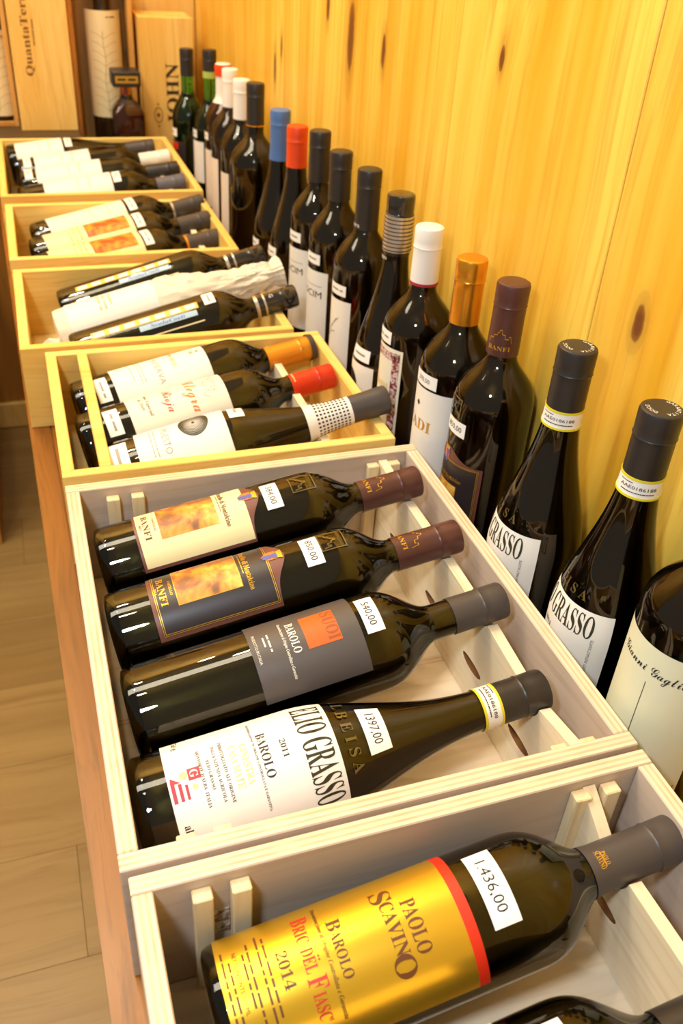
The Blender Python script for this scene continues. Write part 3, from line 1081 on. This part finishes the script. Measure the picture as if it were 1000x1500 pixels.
b = lying('b43', 'green bottle with black dotted white neck sleeve resting on the crate rim', 'burgundy', .0405, 76, None, M_WINE_O)
lab = b.patch('label', t_rect(-.050, .050, .030, .124), P_WHITE, .0004)
dots = []
for r_ in range(1, 10):
    n = int(16 + r_ * 4.2)
    for i in range(n):
        a = 2 * PI * i / n
        s_ = .00022 + .00008 * r_
        cu, cv = -.012 + .0021 * r_ * math.cos(a), .092 + .00165 * r_ * math.sin(a)
        dots += t_rect(cu - s_, cu + s_, cv - s_, cv + s_)
b.patch('dot_pattern', dots + t_disc(-.012, .092, .0016, n=10), I_GREEN, .0007, lab)
b.patch('lettering', t_text('PUESTO', .001, .0610, .0072, .036) + t_smalltext(-.02, .02, .050, .0018, 31) + t_smalltext(-.02, .02, .046, .0018, 32), I_GREY, .0006, lab)
b.price(.006, .011, .040, .020, None, seed=15)
b.price(-.016, .137, .026, .016, None, seed=16)
b.capsule(.2565, C_CHAR, ridge=False)
sl = b.band('neck_sleeve', .206, .2575, P_WHITE, .0009)
k = b.Rb / .0155
dots = []
for j in range(9):
    for i in range(26):
        cu, cv = (-PI + 2 * PI * i / 26) * b.Rb, .2185 + j * .0042
        dots += t_rect(cu - .0011 * k * .8, cu + .0011 * k * .8, cv - .0012, cv + .0012)
b.patch('dots', dots, I_BLACK, .0012, sl)


# crate with wrapped bottle
def stamp_strip(b, v0, v1, u, phi=0.0):
    st = b.patch('stamp_strip', t_rect(u - .0045, u + .0055, v0, v1), P_YELLOW, .0004, phi=phi)
    n = 7
    sh = []
    for i in range(n):
        c = v0 + (v1 - v0) * (i + .5) / n
        w = (v1 - v0) / n * .34
        sh += t_rect(u - .0032, u + .0042, c - w, c + w)
    b.patch('stamp_windows', sh, P_WHITE, .0006, st, phi=phi)
    bl = b.patch('blue_sticker', t_rect(u + .0075, u + .0150, v0 + .060, v1 - .004), P_BLUE, .0005, phi=phi)
    vm = (v0 + v1) / 2 + .027
    b.patch('sticker_print', t_text(italic('ScalaCoeli'), u + .0112, vm, .0044, .046, rot=90), I_BLUE, .0007, bl, phi=phi)


b = lying('b31', 'tilted black capped bottle with yellow stamp strip behind the paper wrapped bottle', 'bordeaux', .0375, 68)
stamp_strip(b, .028, .165, -.006)
b.capsule(.246, C_GLOSS)
b.band('neck_ring', .242, .2465, C_SILV, .0010)
b.band('neck_ring', .254, .2565, C_SILV, .0014)
b.patch('back_label', t_rect(.018, .0195, .03, .17), P_CREAM, .0004)

b = lying('b33', 'tilted black capped bottle with yellow stamp strip in front of the paper wrapped bottle', 'bordeaux', .0375, 62)
stamp_strip(b, .028, .168, -.004)
b.price(-.010, .184, .022, .015, None, seed=20)
b.capsule(.246, C_GLOSS)
b.band('neck_ring', .242, .2465, C_SILV, .0010)
b.band('neck_ring', .254, .2565, C_SILV, .0014)
k = b.Rb / .0155
b.patch('capsule_emblem', t_text('G', 0, .2655, .0055, .005 * k), I_LIGHT, .0012, b.capm)
b.patch('back_label', t_rect(.019, .0205, .03, .17), P_CREAM, .0004)

# paper wrapped bottle
pw = thing('paper_wrapped_bottle', 'bottle wrapped in crumpled white paper between two black capped bottles', 'bottle', group=GL, matrix=lie_matrix((.020, .8575, .058), (.335, .8725, .130), 80))


def crumple(amp, k, ph):
    def f(a, z, r):
        v = Vector((math.cos(a) * k, math.sin(a) * k, z * 60 * k / 3 + ph))
        return amp(z) * (noise.noise(v) * .6 + abs(noise.noise(v * 2.3)) * .9 - .35)
    return f


pp = [(0.004, -.002), (.024, .0), (.036, .003), (.0375, .008)]
pp += [(.0378, .02 + i * .008) for i in range(17)]
pp += [(.0378 - .0155 * (i / 12) ** 1.4, .156 + .0075 * i) for i in range(1, 13)]
pp += [(.0223 - .0035 * (i / 10), .246 + .0055 * i) for i in range(1, 11)]
pp += [(.0165, .305), (.0205, .313), (.0215, .320), (.012, .316)]
link('paper_wrap', lathe_mesh(pp, 72, 'paper', jitter=crumple(lambda z: .0004 if .018 < z < .142 else (.0028 if z < .02 else .0062), 2.6, 1.0)), pw, P_TISSUE)
rfp = lambda z: .0384
lb = link('label', wrap_mesh(t_rect(-.052, .052, .020, .140), rfp, .0378, .0006), pw, P_WHITE)
link('lettering', wrap_mesh(t_smalltext(-.012, .018, .072, .006, 3) + t_smalltext(-.012, .018, .065, .006, 5) + t_smalltext(-.010, .014, .080, .006, 6), rfp, .0378, .0009), lb, mat('faded_ink', srgb(206, 186, 150), .6))
tl = lathe_mesh([(0.001, -.022), (.009, -.020), (.011, -.012), (.007, -.004), (.014, .000)], 24, 'twist', jitter=crumple(lambda z: .006, 2.2, 5.0))
o = link('paper_twist', tl, pw, P_TISSUE)
o.location = (.024, -.006, .003)
o.scale = (1.25, 1.25, 1.2)


# crate two
def quinta(b, pic):
    lab = b.patch('label', t_rect(-.047, .047, .026 if not pic else .022, .158 if not pic else .166), P_PALE if not pic else P_CREAM, .0004)
    if pic:
        b.patch('picture', t_rect(-.034, .012, .088, .158), A_RED, .0006, lab)
        b.patch('lettering', t_smalltext(-.02, .03, .078, .004, 3) + t_smalltext(-.02, .03, .070, .003, 4) + t_smalltext(-.01, .02, .062, .003, 5), mat('ochre_ink', srgb(206, 176, 60), .5), .0006, lab)
    else:
        b.patch('lettering', t_line([(-.03, .04), (.02, .07)], .0006) + t_line([(-.03, .06), (.0, .1)], .0006) + t_smalltext(-.02, .01, .1, .003, 9) + t_smalltext(-.02, .01, .13, .003, 9), I_PGOLD, .0006, lab)
    b.price(-.002, .170 if not pic else .176, .036, .014, None, seed=33)
    b.capsule(.243, C_CHAR)


b = lying('b21', 'charcoal capped bottle with pale scribbled label, farthest in the second crate from the back', 'bordeaux', .0375, 70)
quinta(b, False)
b.band('neck_ring', .240, .2435, C_SILV, .0011)
b = lying('b22', 'charcoal capped bottle with cream label and red picture, middle of its pine crate', 'bordeaux', .0375, 66)
quinta(b, True)
b = lying('b23', 'charcoal capped bottle with cream label lying against the front panel of its pine crate', 'bordeaux', .0375, 66)
quinta(b, True)
b.band('neck_ring', .240, .2435, C_ORANGE, .0011)

# farthest crate
for key, lab_t, kind, Rb, v0, v1, cm, z0, tagv in (
        ('b11', 'sloping shouldered bottle with white label at the back of the farthest crate', 'burgundy', .0405, .018, .112, C_CHAR, .240, .124),
        ('b12', 'white capped bottle with white label in the farthest crate', 'bordeaux', .0375, .032, .140, C_WHITE, .238, .018),
        ('b13', 'black capped bottle with white label beside the white capped one in the farthest crate', 'bordeaux', .0375, .030, .152, C_BLACK, .238, .016),
        ('b14', 'slate grey capped bottle with white label nearest in the farthest crate', 'bordeaux', .0375, .042, .164, C_GREYB, .246, .174)):
    b = lying(key, lab_t, kind, Rb, 62)
    lab = b.patch('label', t_rect(-.046, .046, v0, v1), P_WHITE, .0004)
    b.patch('lettering', t_smalltext(-.016, .012, (v0 + v1) / 2 + .02, .004, 40) + t_smalltext(-.01, .01, (v0 + v1) / 2, .003, 41), I_PGOLD, .0006, lab)
    b.price(-.004, tagv, .030, .014, None, seed=42)
    b.capsule(z0, cm)

# ------------------------------------------------------------------ bottles standing along the wall
GS = 'bottles standing in a row along the wall'


def standing(x, y, label, kind='bordeaux', Rb=.0375, H=.30, face=180, glass_m=None, wine_m=None):
    return Bottle(label, kind, Rb, H, glass_m or G_BROWN, wine_m, GS, stand_matrix(x, y, face))


b = standing(.3935, .034, 'cream labelled bottle with black script at the right edge of the photo', 'bordeaux', .0395, .30, 196)
lab = b.patch('label', t_rect(-.052, .046, .055, .178), mat('soft_green_label', srgb(222, 224, 196), .45), .0004)
b.patch('script_lettering', t_text(script('Gianni Gagliardo'), .006, .160, .0085, .070), I_BLACK, .0006, lab)
b.patch('volume_print', t_text('750ml', .036, .0600, .0046, .014), I_BLACK, .0006, lab)
b.patch('printed_line', t_rect(.0002, .0007, .075, .148), I_BLACK, .0006, lab)
b.capsule(.24, C_BLACK)

b = standing(.3935, .125, 'sloping black capped bottle with white label, nearest whole one along the wall', 'burgundy', .0405, .298, 168)
grasso(b, vs=.004, cphi=1.0)
b = standing(.3885, .227, 'sloping black capped bottle with white label, standing beside the brown capped one', 'burgundy', .0405, .298, 165)
grasso(b, vs=.004, cphi=1.0)

b = standing(.394, .346, 'brown capped bottle with gold castle emblem standing against the wall', 'bordeaux', .038, .305, 178)
montalcino(b, True, .1685, '850,00', cphi=.8)

b = standing(.391, .422, 'gold capped bottle with plain white label along the wall', face=182)
lab = b.patch('label', t_rect(-.046, .046, .048, .172), P_WHITE, .0004)
b.patch('lettering', t_text(serif('CADI'), .000, .1320, .0125, .042), I_GOLD, .0006, lab)
b.patch('small_emblem', t_poly([(-.0035, .1540), (-.0005, .1575), (.0025, .1540), (-.0005, .1505)]), I_BLACK, .0006, lab)
b.price(.004, .1815, .036, .0140, '270,50', .0048)
b.capsule(.238, C_GOLD)

b = standing(.388, .517, 'white capped bottle with ornate maroon framed label along the wall', 'bordeaux', .0385, .30, 178)
lab = b.patch('label', t_rect(-.040, .032, .050, .176), P_PALE, .0004)
b.patch('ornate_frame', t_frame(-.037, .029, .054, .172, .0095), A_FRAME, .0006, lab)
b.patch('lettering', t_text(serif('RADI'), .002, .130, .008, .028), I_PGOLD, .0008, lab)
b.price(.000, .186, .030, .014, None, seed=51)
b.capsule(.242, C_WHITE)
b.band('capsule_edge', .2415, .2445, I_MAROON, .0012, b.capm)

b = standing(.388, .598, 'bottle with black cap over ringed silver sleeve along the wall', 'burgundy', .0400, .31, 176)
lab = b.patch('label', t_rect(-.043, .036, .040, .118), P_WHITE, .0004)
b.patch('black_disc', t_disc(-.004, .090, .0160, .0160, 28), I_BLACK, .0006, lab)
b.price(.012, .130, .034, .015, None, seed=52)
b.capsule(.246, C_GLOSS)
sl = b.band('silver_sleeve', .250, .289, C_SILV, .0016, b.capm)
for i in range(9):
    b.band('sleeve_ring', .2515 + i * .0042, .2527 + i * .0042, C_CHAR, .0020, sl)
k = b.Rb / .016
b.patch('neck_print', t_text('ORBEN', 0, .2425, .0036, .016 * k), I_LIGHT, .0009, b.glass)

b = standing(.396, .719, 'black capped bottle with white lettering low on its capsule along the wall', H=.305, face=176)
lab = b.patch('label', t_rect(-.044, .036, .040, .150), P_WHITE, .0004)
b.patch('sketch', t_line([(-.02 + .034 * i / 12, .118 + .008 * math.sin(i * .6)) for i in range(13)], .0009) + t_line([(-.004, .100), (.008, .116), (.018, .126)], .0012) + t_line([(-.01, .09), (.004, .104), (.012, .106)], .0010) + t_disc(-.012, .122, .003), I_GREY, .0006, lab)
b.price(.012, .163, .032, .014, None, seed=53)
b.capsule(.236, C_BLACK)
k = b.Rb / .0155
b.patch('capsule_print', t_text('poeira', 0, .2415, .0052, .022 * k), I_LIGHT, .0011, b.capm)

for (x, y, Hh, lab_t) in ((.396, .826, .300, 'black capped bottle with plain white label, third black cap back along the wall'), (.396, .918, .305, 'black capped bottle with plain white label standing just in front of the red capped one')):
    b = standing(x, y, lab_t, H=Hh, face=176)
    lab = b.patch('label', t_rect(-.046, .040, .030, .150), P_WHITE, .0004)
    b.patch('lettering', t_text('OCIM', .012, .118, .0095, .040), I_BLACK, .0006, lab)
    b.patch('printed_line', t_rect(-.008, .032, .1295, .1300), I_BLACK, .0006, lab)
    b.price(.012, .166, .030, .014, None, seed=54)
    b.capsule(.240, C_BLACK)

b = standing(.386, .995, 'red capped sloping bottle next to the blue capped one', 'burgundy', .0395, .295, 176)
lab = b.patch('label', t_rect(-.036, .036, .04, .098), P_WHITE, .0004)
b.price(.006, .118, .034, .015, None, seed=55)
b.capsule(.240, C_SCAR)
b = standing(.383, 1.078, 'blue capped sloping bottle along the wall', 'burgundy', .0400, .30, 174)
lab = b.patch('label', t_rect(-.036, .036, .03, .085), P_WHITE, .0004)
b.price(.004, .104, .036, .015, None, seed=56)
b.capsule(.230, C_BLUE)

b = standing(.380, 1.222, 'large black capped bottle without paper label between blue and white capped bottles', 'bordeaux', .0425, .312, 185)
b.capsule(.250, C_BLACK)
b.band('neck_ring', .2485, .2505, C_GOLD, .0012)
b.patch('oval_mark', t_line([(.002 + .018 * math.cos(i * PI / 16), .120 + .055 * math.sin(i * PI / 16)) for i in range(33)], .0016), C_GLOSS, .0005)

b = standing(.381, 1.325, 'white capped dark bottle beside the large black capped bottle', face=172)
lab = b.patch('label', t_rect(-.042, .030, .03, .150), mat('pinkish_label', srgb(234, 220, 206), .5), .0004)
b.patch('lettering', t_smalltext(-.01, .02, .12, .004, 60), I_PGOLD, .0006, lab)
b.capsule(.238, C_WHITE)
b = standing(.384, 1.428, 'white capped bottle farther back, beside the amber one', face=172, wine_m=M_ROSE)
lab = b.patch('label', t_rect(-.042, .030, .03, .150), MATS['pinkish_label'], .0004)
b.patch('lettering', t_smalltext(-.01, .02, .12, .004, 61), I_PGOLD, .0006, lab)
b.capsule(.238, C_WHITE)
b = standing(.394, 1.535, 'amber bottle with scarlet and white capsule near the back corner', 'bordeaux', .0375, .292, 174, G_AMBER, M_ROSE)
lab = b.patch('label', t_rect(-.042, .030, .03, .14), MATS['pinkish_label'], .0004)
b.price(.004, .165, .03, .014, None, seed=62)
b.capsule(.225, C_WHITE)
b.band('capsule_tip', .272, .2915, C_SCAR, .0024, b.capm)
b = standing(.390, 1.645, 'green glass bottle with black cap and pale green band near the back corner', 'long_necked', .0365, .30, 180, G_GREEN)
lab = b.patch('label', t_rect(-.042, .034, .05, .132), P_WHITE, .0004)
b.price(.002, .146, .03, .015, None, seed=63)
b.capsule(.262, C_BLACK)
b.band('pale_green_band', .250, .262, mat('pale_green_foil', srgb(170, 190, 90), .4), .0011)
b = standing(.358, 1.725, 'green glass bottle with dark cap, last before the upright wooden case', 'long_necked', .0345, .29, 196, G_GREEN)
lab = b.patch('label', t_rect(-.040, .030, .05, .115), P_BLACK, .0004)
b.patch('red_mark', t_rect(-.012, .012, .098, .112), P_RED, .0006, lab)
b.price(-.004, .132, .028, .016, None, seed=64)
b.capsule(.240, C_BLACK)

# ------------------------------------------------------------------ things at the back end
st = thing('low_stand', 'low dark wooden stand behind the farthest crate', 'stand', (.0135, 1.905, 0))
board('top_board', st, W_DARK, (0, 0, .096), (.248, .20, .016))
for sx in (-.11, .11):
    board('side_board', st, W_DARK, (sx, 0, .044), (.016, .18, .088))


def gift_case(label, x0, x1, y0, y1, z0, h, m, lid=None, name='wooden_case'):
    c = thing(name, label, 'case', ((x0 + x1) / 2, (y0 + y1) / 2, z0))
    w, d, t = x1 - x0, y1 - y0, .010
    board('back_board', c, m, (0, d / 2 - t / 2, h / 2), (w, t, h))
    for s_ in (-1, 1):
        board('side_board', c, m, (s_ * (w / 2 - t / 2), -t / 2, h / 2), (t, d - t - .0003, h))
    for zz in (t / 2, h - t / 2):
        board('end_board', c, m, (0, -t / 2, zz), (w - 2 * t - .0003, d - t - .0003, t - .0003))
    if lid:
        board('front_board', c, m, (0, -d / 2 - t / 2 - .0003, h / 2), (w, t, h))
    return c


def flat_print(name, shapes, m, parent, loc):
    """print lying on a front board: u to the right, v up, facing -Y"""
    bm = bmesh.new()
    for pts, fs in shapes:
        vs = [bm.verts.new((p[0], 0, p[1])) for p in pts]
        for f in fs:
            try:
                bm.faces.new([vs[i] for i in f])
            except ValueError:
                pass
    me = bpy.data.meshes.new(name); bm.to_mesh(me); bm.free()
    o = link(name, me, parent, m)
    o.location = loc
    return o


I_BURN = mat('burnt_print', srgb(122, 74, 20), .6)
I_BURND = mat('dark_burnt_print', srgb(66, 38, 18), .6)
# closed case with long branded lid
c = gift_case('tall wooden case with brown lettering up its pale front, left at the back', .0165, .136, 1.875, 1.985, .1042, .36, W_CASE, lid=True)
flat_print('lettering', t_text(serif('QuantaTerra'), -.028, .192, .0150, .165, rot=90), I_BURN, c, (0, -.0657, 0))
flat_print('small_lettering', t_line([(-.012, .168), (-.012, .176)], .0022) + t_line([(-.012, .179), (-.012, .196)], .0022) + t_line([(-.012, .199), (-.012, .216)], .0022), I_BURN, c, (0, -.0657, 0))


def big_bottle(label, x, y, z, Rb=.043, lz0=.022, lz1=.235):
    t = thing('magnum_bottle', label, 'bottle', (x, y, z))
    prof = [(0, .004), (Rb * .8, 0), (Rb, .006), (Rb, .255), (Rb * .9, .275), (Rb * .6, .30), (.017, .325), (.0155, .37), (.017, .375), (.017, .385), (0, .386)]
    link('glass', lathe_mesh(prof, 40), t, mat('opaque_dark_glass', srgb(40, 26, 14), .12, coat=.3))
    l = link('label', wrap_mesh(t_rect(-.058, .058, lz0, lz1), lambda zz: Rb, Rb, .0004), t, mat('ivory_vine_paper', srgb(232, 214, 170), .6))
    vine = t_line([(-.004 + .002 * math.sin(i), lz0 + .01 + (lz1 - lz0 - .05) * i / 12) for i in range(13)], .0011)
    for i in range(9):
        v = lz0 + .015 + i * .018
        vine += t_line([(-.004, v), (-.018, v + .010), (-.032, v + .013)], .0007) + t_line([(-.004, v), (.012, v + .010), (.026, v + .012)], .0007)
    link('vine_drawing', wrap_mesh(vine, lambda zz: Rb, Rb, .0007), l, mat('tan_ink', srgb(176, 146, 96), .6))
    link('lettering', wrap_mesh(t_smalltext(.004, .024, lz1 - .012, .004, 72), lambda zz: Rb, Rb, .0007), l, I_BROWN)
    return t


# open cases with a tall bottle in each
gift_case('open wooden case holding a tall bottle, behind the small square decanter', .1395, .2750, 1.905, 2.0, 0, .42, W_CASE_D, name='open_wooden_case')
big_bottle('tall dark bottle with ivory vine leaf label inside the open case', .2140, 1.940, .0105, .037, .112, .325)
gift_case('open wooden case cut by the left edge at the back', -.105, .0135, 1.905, 2.0, .1042, .36, W_CASE_D, name='open_wooden_case')
big_bottle('tall dark bottle with ivory vine leaf label at the left edge of the photo', -.0200, 1.945, .1146, .034, .010, .178)

# branded upright case
c = gift_case('upright pale wooden case with big dark letters, beside the last green bottle', .2830, .3985, 1.875, 1.975, 0, .330, W_CASE, lid=True)
flat_print('lettering', t_text(serif('JOHN'), .008, .178, .0280, .126, rot=90), I_BURND, c, (0, -.0607, 0))
flat_print('emblem', t_line([(-.026 + .009 * math.cos(i * PI / 8), .135 + .016 * math.sin(i * PI / 8)) for i in range(17)], .0016) + t_disc(-.026, .135, .004) + t_disc(-.026, .158, .002) + t_disc(-.026, .112, .002), I_BURN, c, (0, -.0607, 0))

# square decanter with black square cap
d = thing('square_decanter', 'small square amber decanter with black square cap in front of the upright cases', 'decanter', (.2420, 1.833, 0))
bm = bmesh.new()


def sq_section(prof, name):
    bm = bmesh.new()
    rings = []
    for (h, z, r) in prof:
        ring = []
        n = 4
        for (cx, cy, a0) in ((h - r, h - r, 0), (-h + r, h - r, PI / 2), (-h + r, -h + r, PI), (h - r, -h + r, 1.5 * PI)):
            for i in range(n + 1):
                a = a0 + PI / 2 * i / n
                ring.append(bm.verts.new((cx + r * math.cos(a), cy + r * math.sin(a), z)))
        rings.append(ring)
    m_ = len(rings[0])
    for A, B in zip(rings, rings[1:]):
        for i in range(m_):
            bm.faces.new((A[i], A[(i + 1) % m_], B[(i + 1) % m_], B[i]))
    bm.faces.new(rings[0][::-1]); bm.faces.new(rings[-1])
    bmesh.ops.recalc_face_normals(bm, faces=bm.faces)
    me = bpy.data.meshes.new(name); bm.to_mesh(me); bm.free()
    for p in me.polygons:
        p.use_smooth = True
    me.set_sharp_from_angle(angle=R(35))
    return me


link('glass', sq_section([(.031, 0, .006), (.034, .004, .008), (.034, .145, .008), (.0325, .153, .010), (.024, .166, .012), (.015, .176, .011), (.0125, .183, .0118), (.0125, .205, .0118)], 'decanter'), d, G_AMBER)
link('liquor', sq_section([(.029, .006, .006), (.0315, .010, .007), (.0315, .146, .007), (.022, .162, .010)], 'liquor'), d, M_LIQ)
cp = link('stopper', sq_section([(.0285, .203, .003), (.030, .205, .003), (.030, .231, .003), (.0285, .233, .003)], 'cap'), d, C_BLACK)
flat_print('stopper_label', t_rect(-.024, .024, .2110, .2250), I_GOLD, cp, (0, -.0302, 0))
flat_print('stopper_print', t_smalltext(-.019, .019, .218, .0075, 71), I_BLACK, cp, (0, -.0304, 0))

# neighbouring cabinet at the left edge, below the table
cb = thing('cabinet', 'brown wooden cabinet side standing on the floor at the left edge', 'cabinet', (-.40, 1.72, ZF))
board('side_panel', cb, W_CASE_D, (.235, 0, .32), (.022, .50, .64))
board('side_panel', cb, W_CASE_D, (-.235, 0, .32), (.022, .50, .64))
board('top_panel', cb, W_CASE_D, (0, 0, .652), (.50, .52, .022))
board('back_panel', cb, W_CASE_D, (0, .24, .32), (.447, .012, .638))
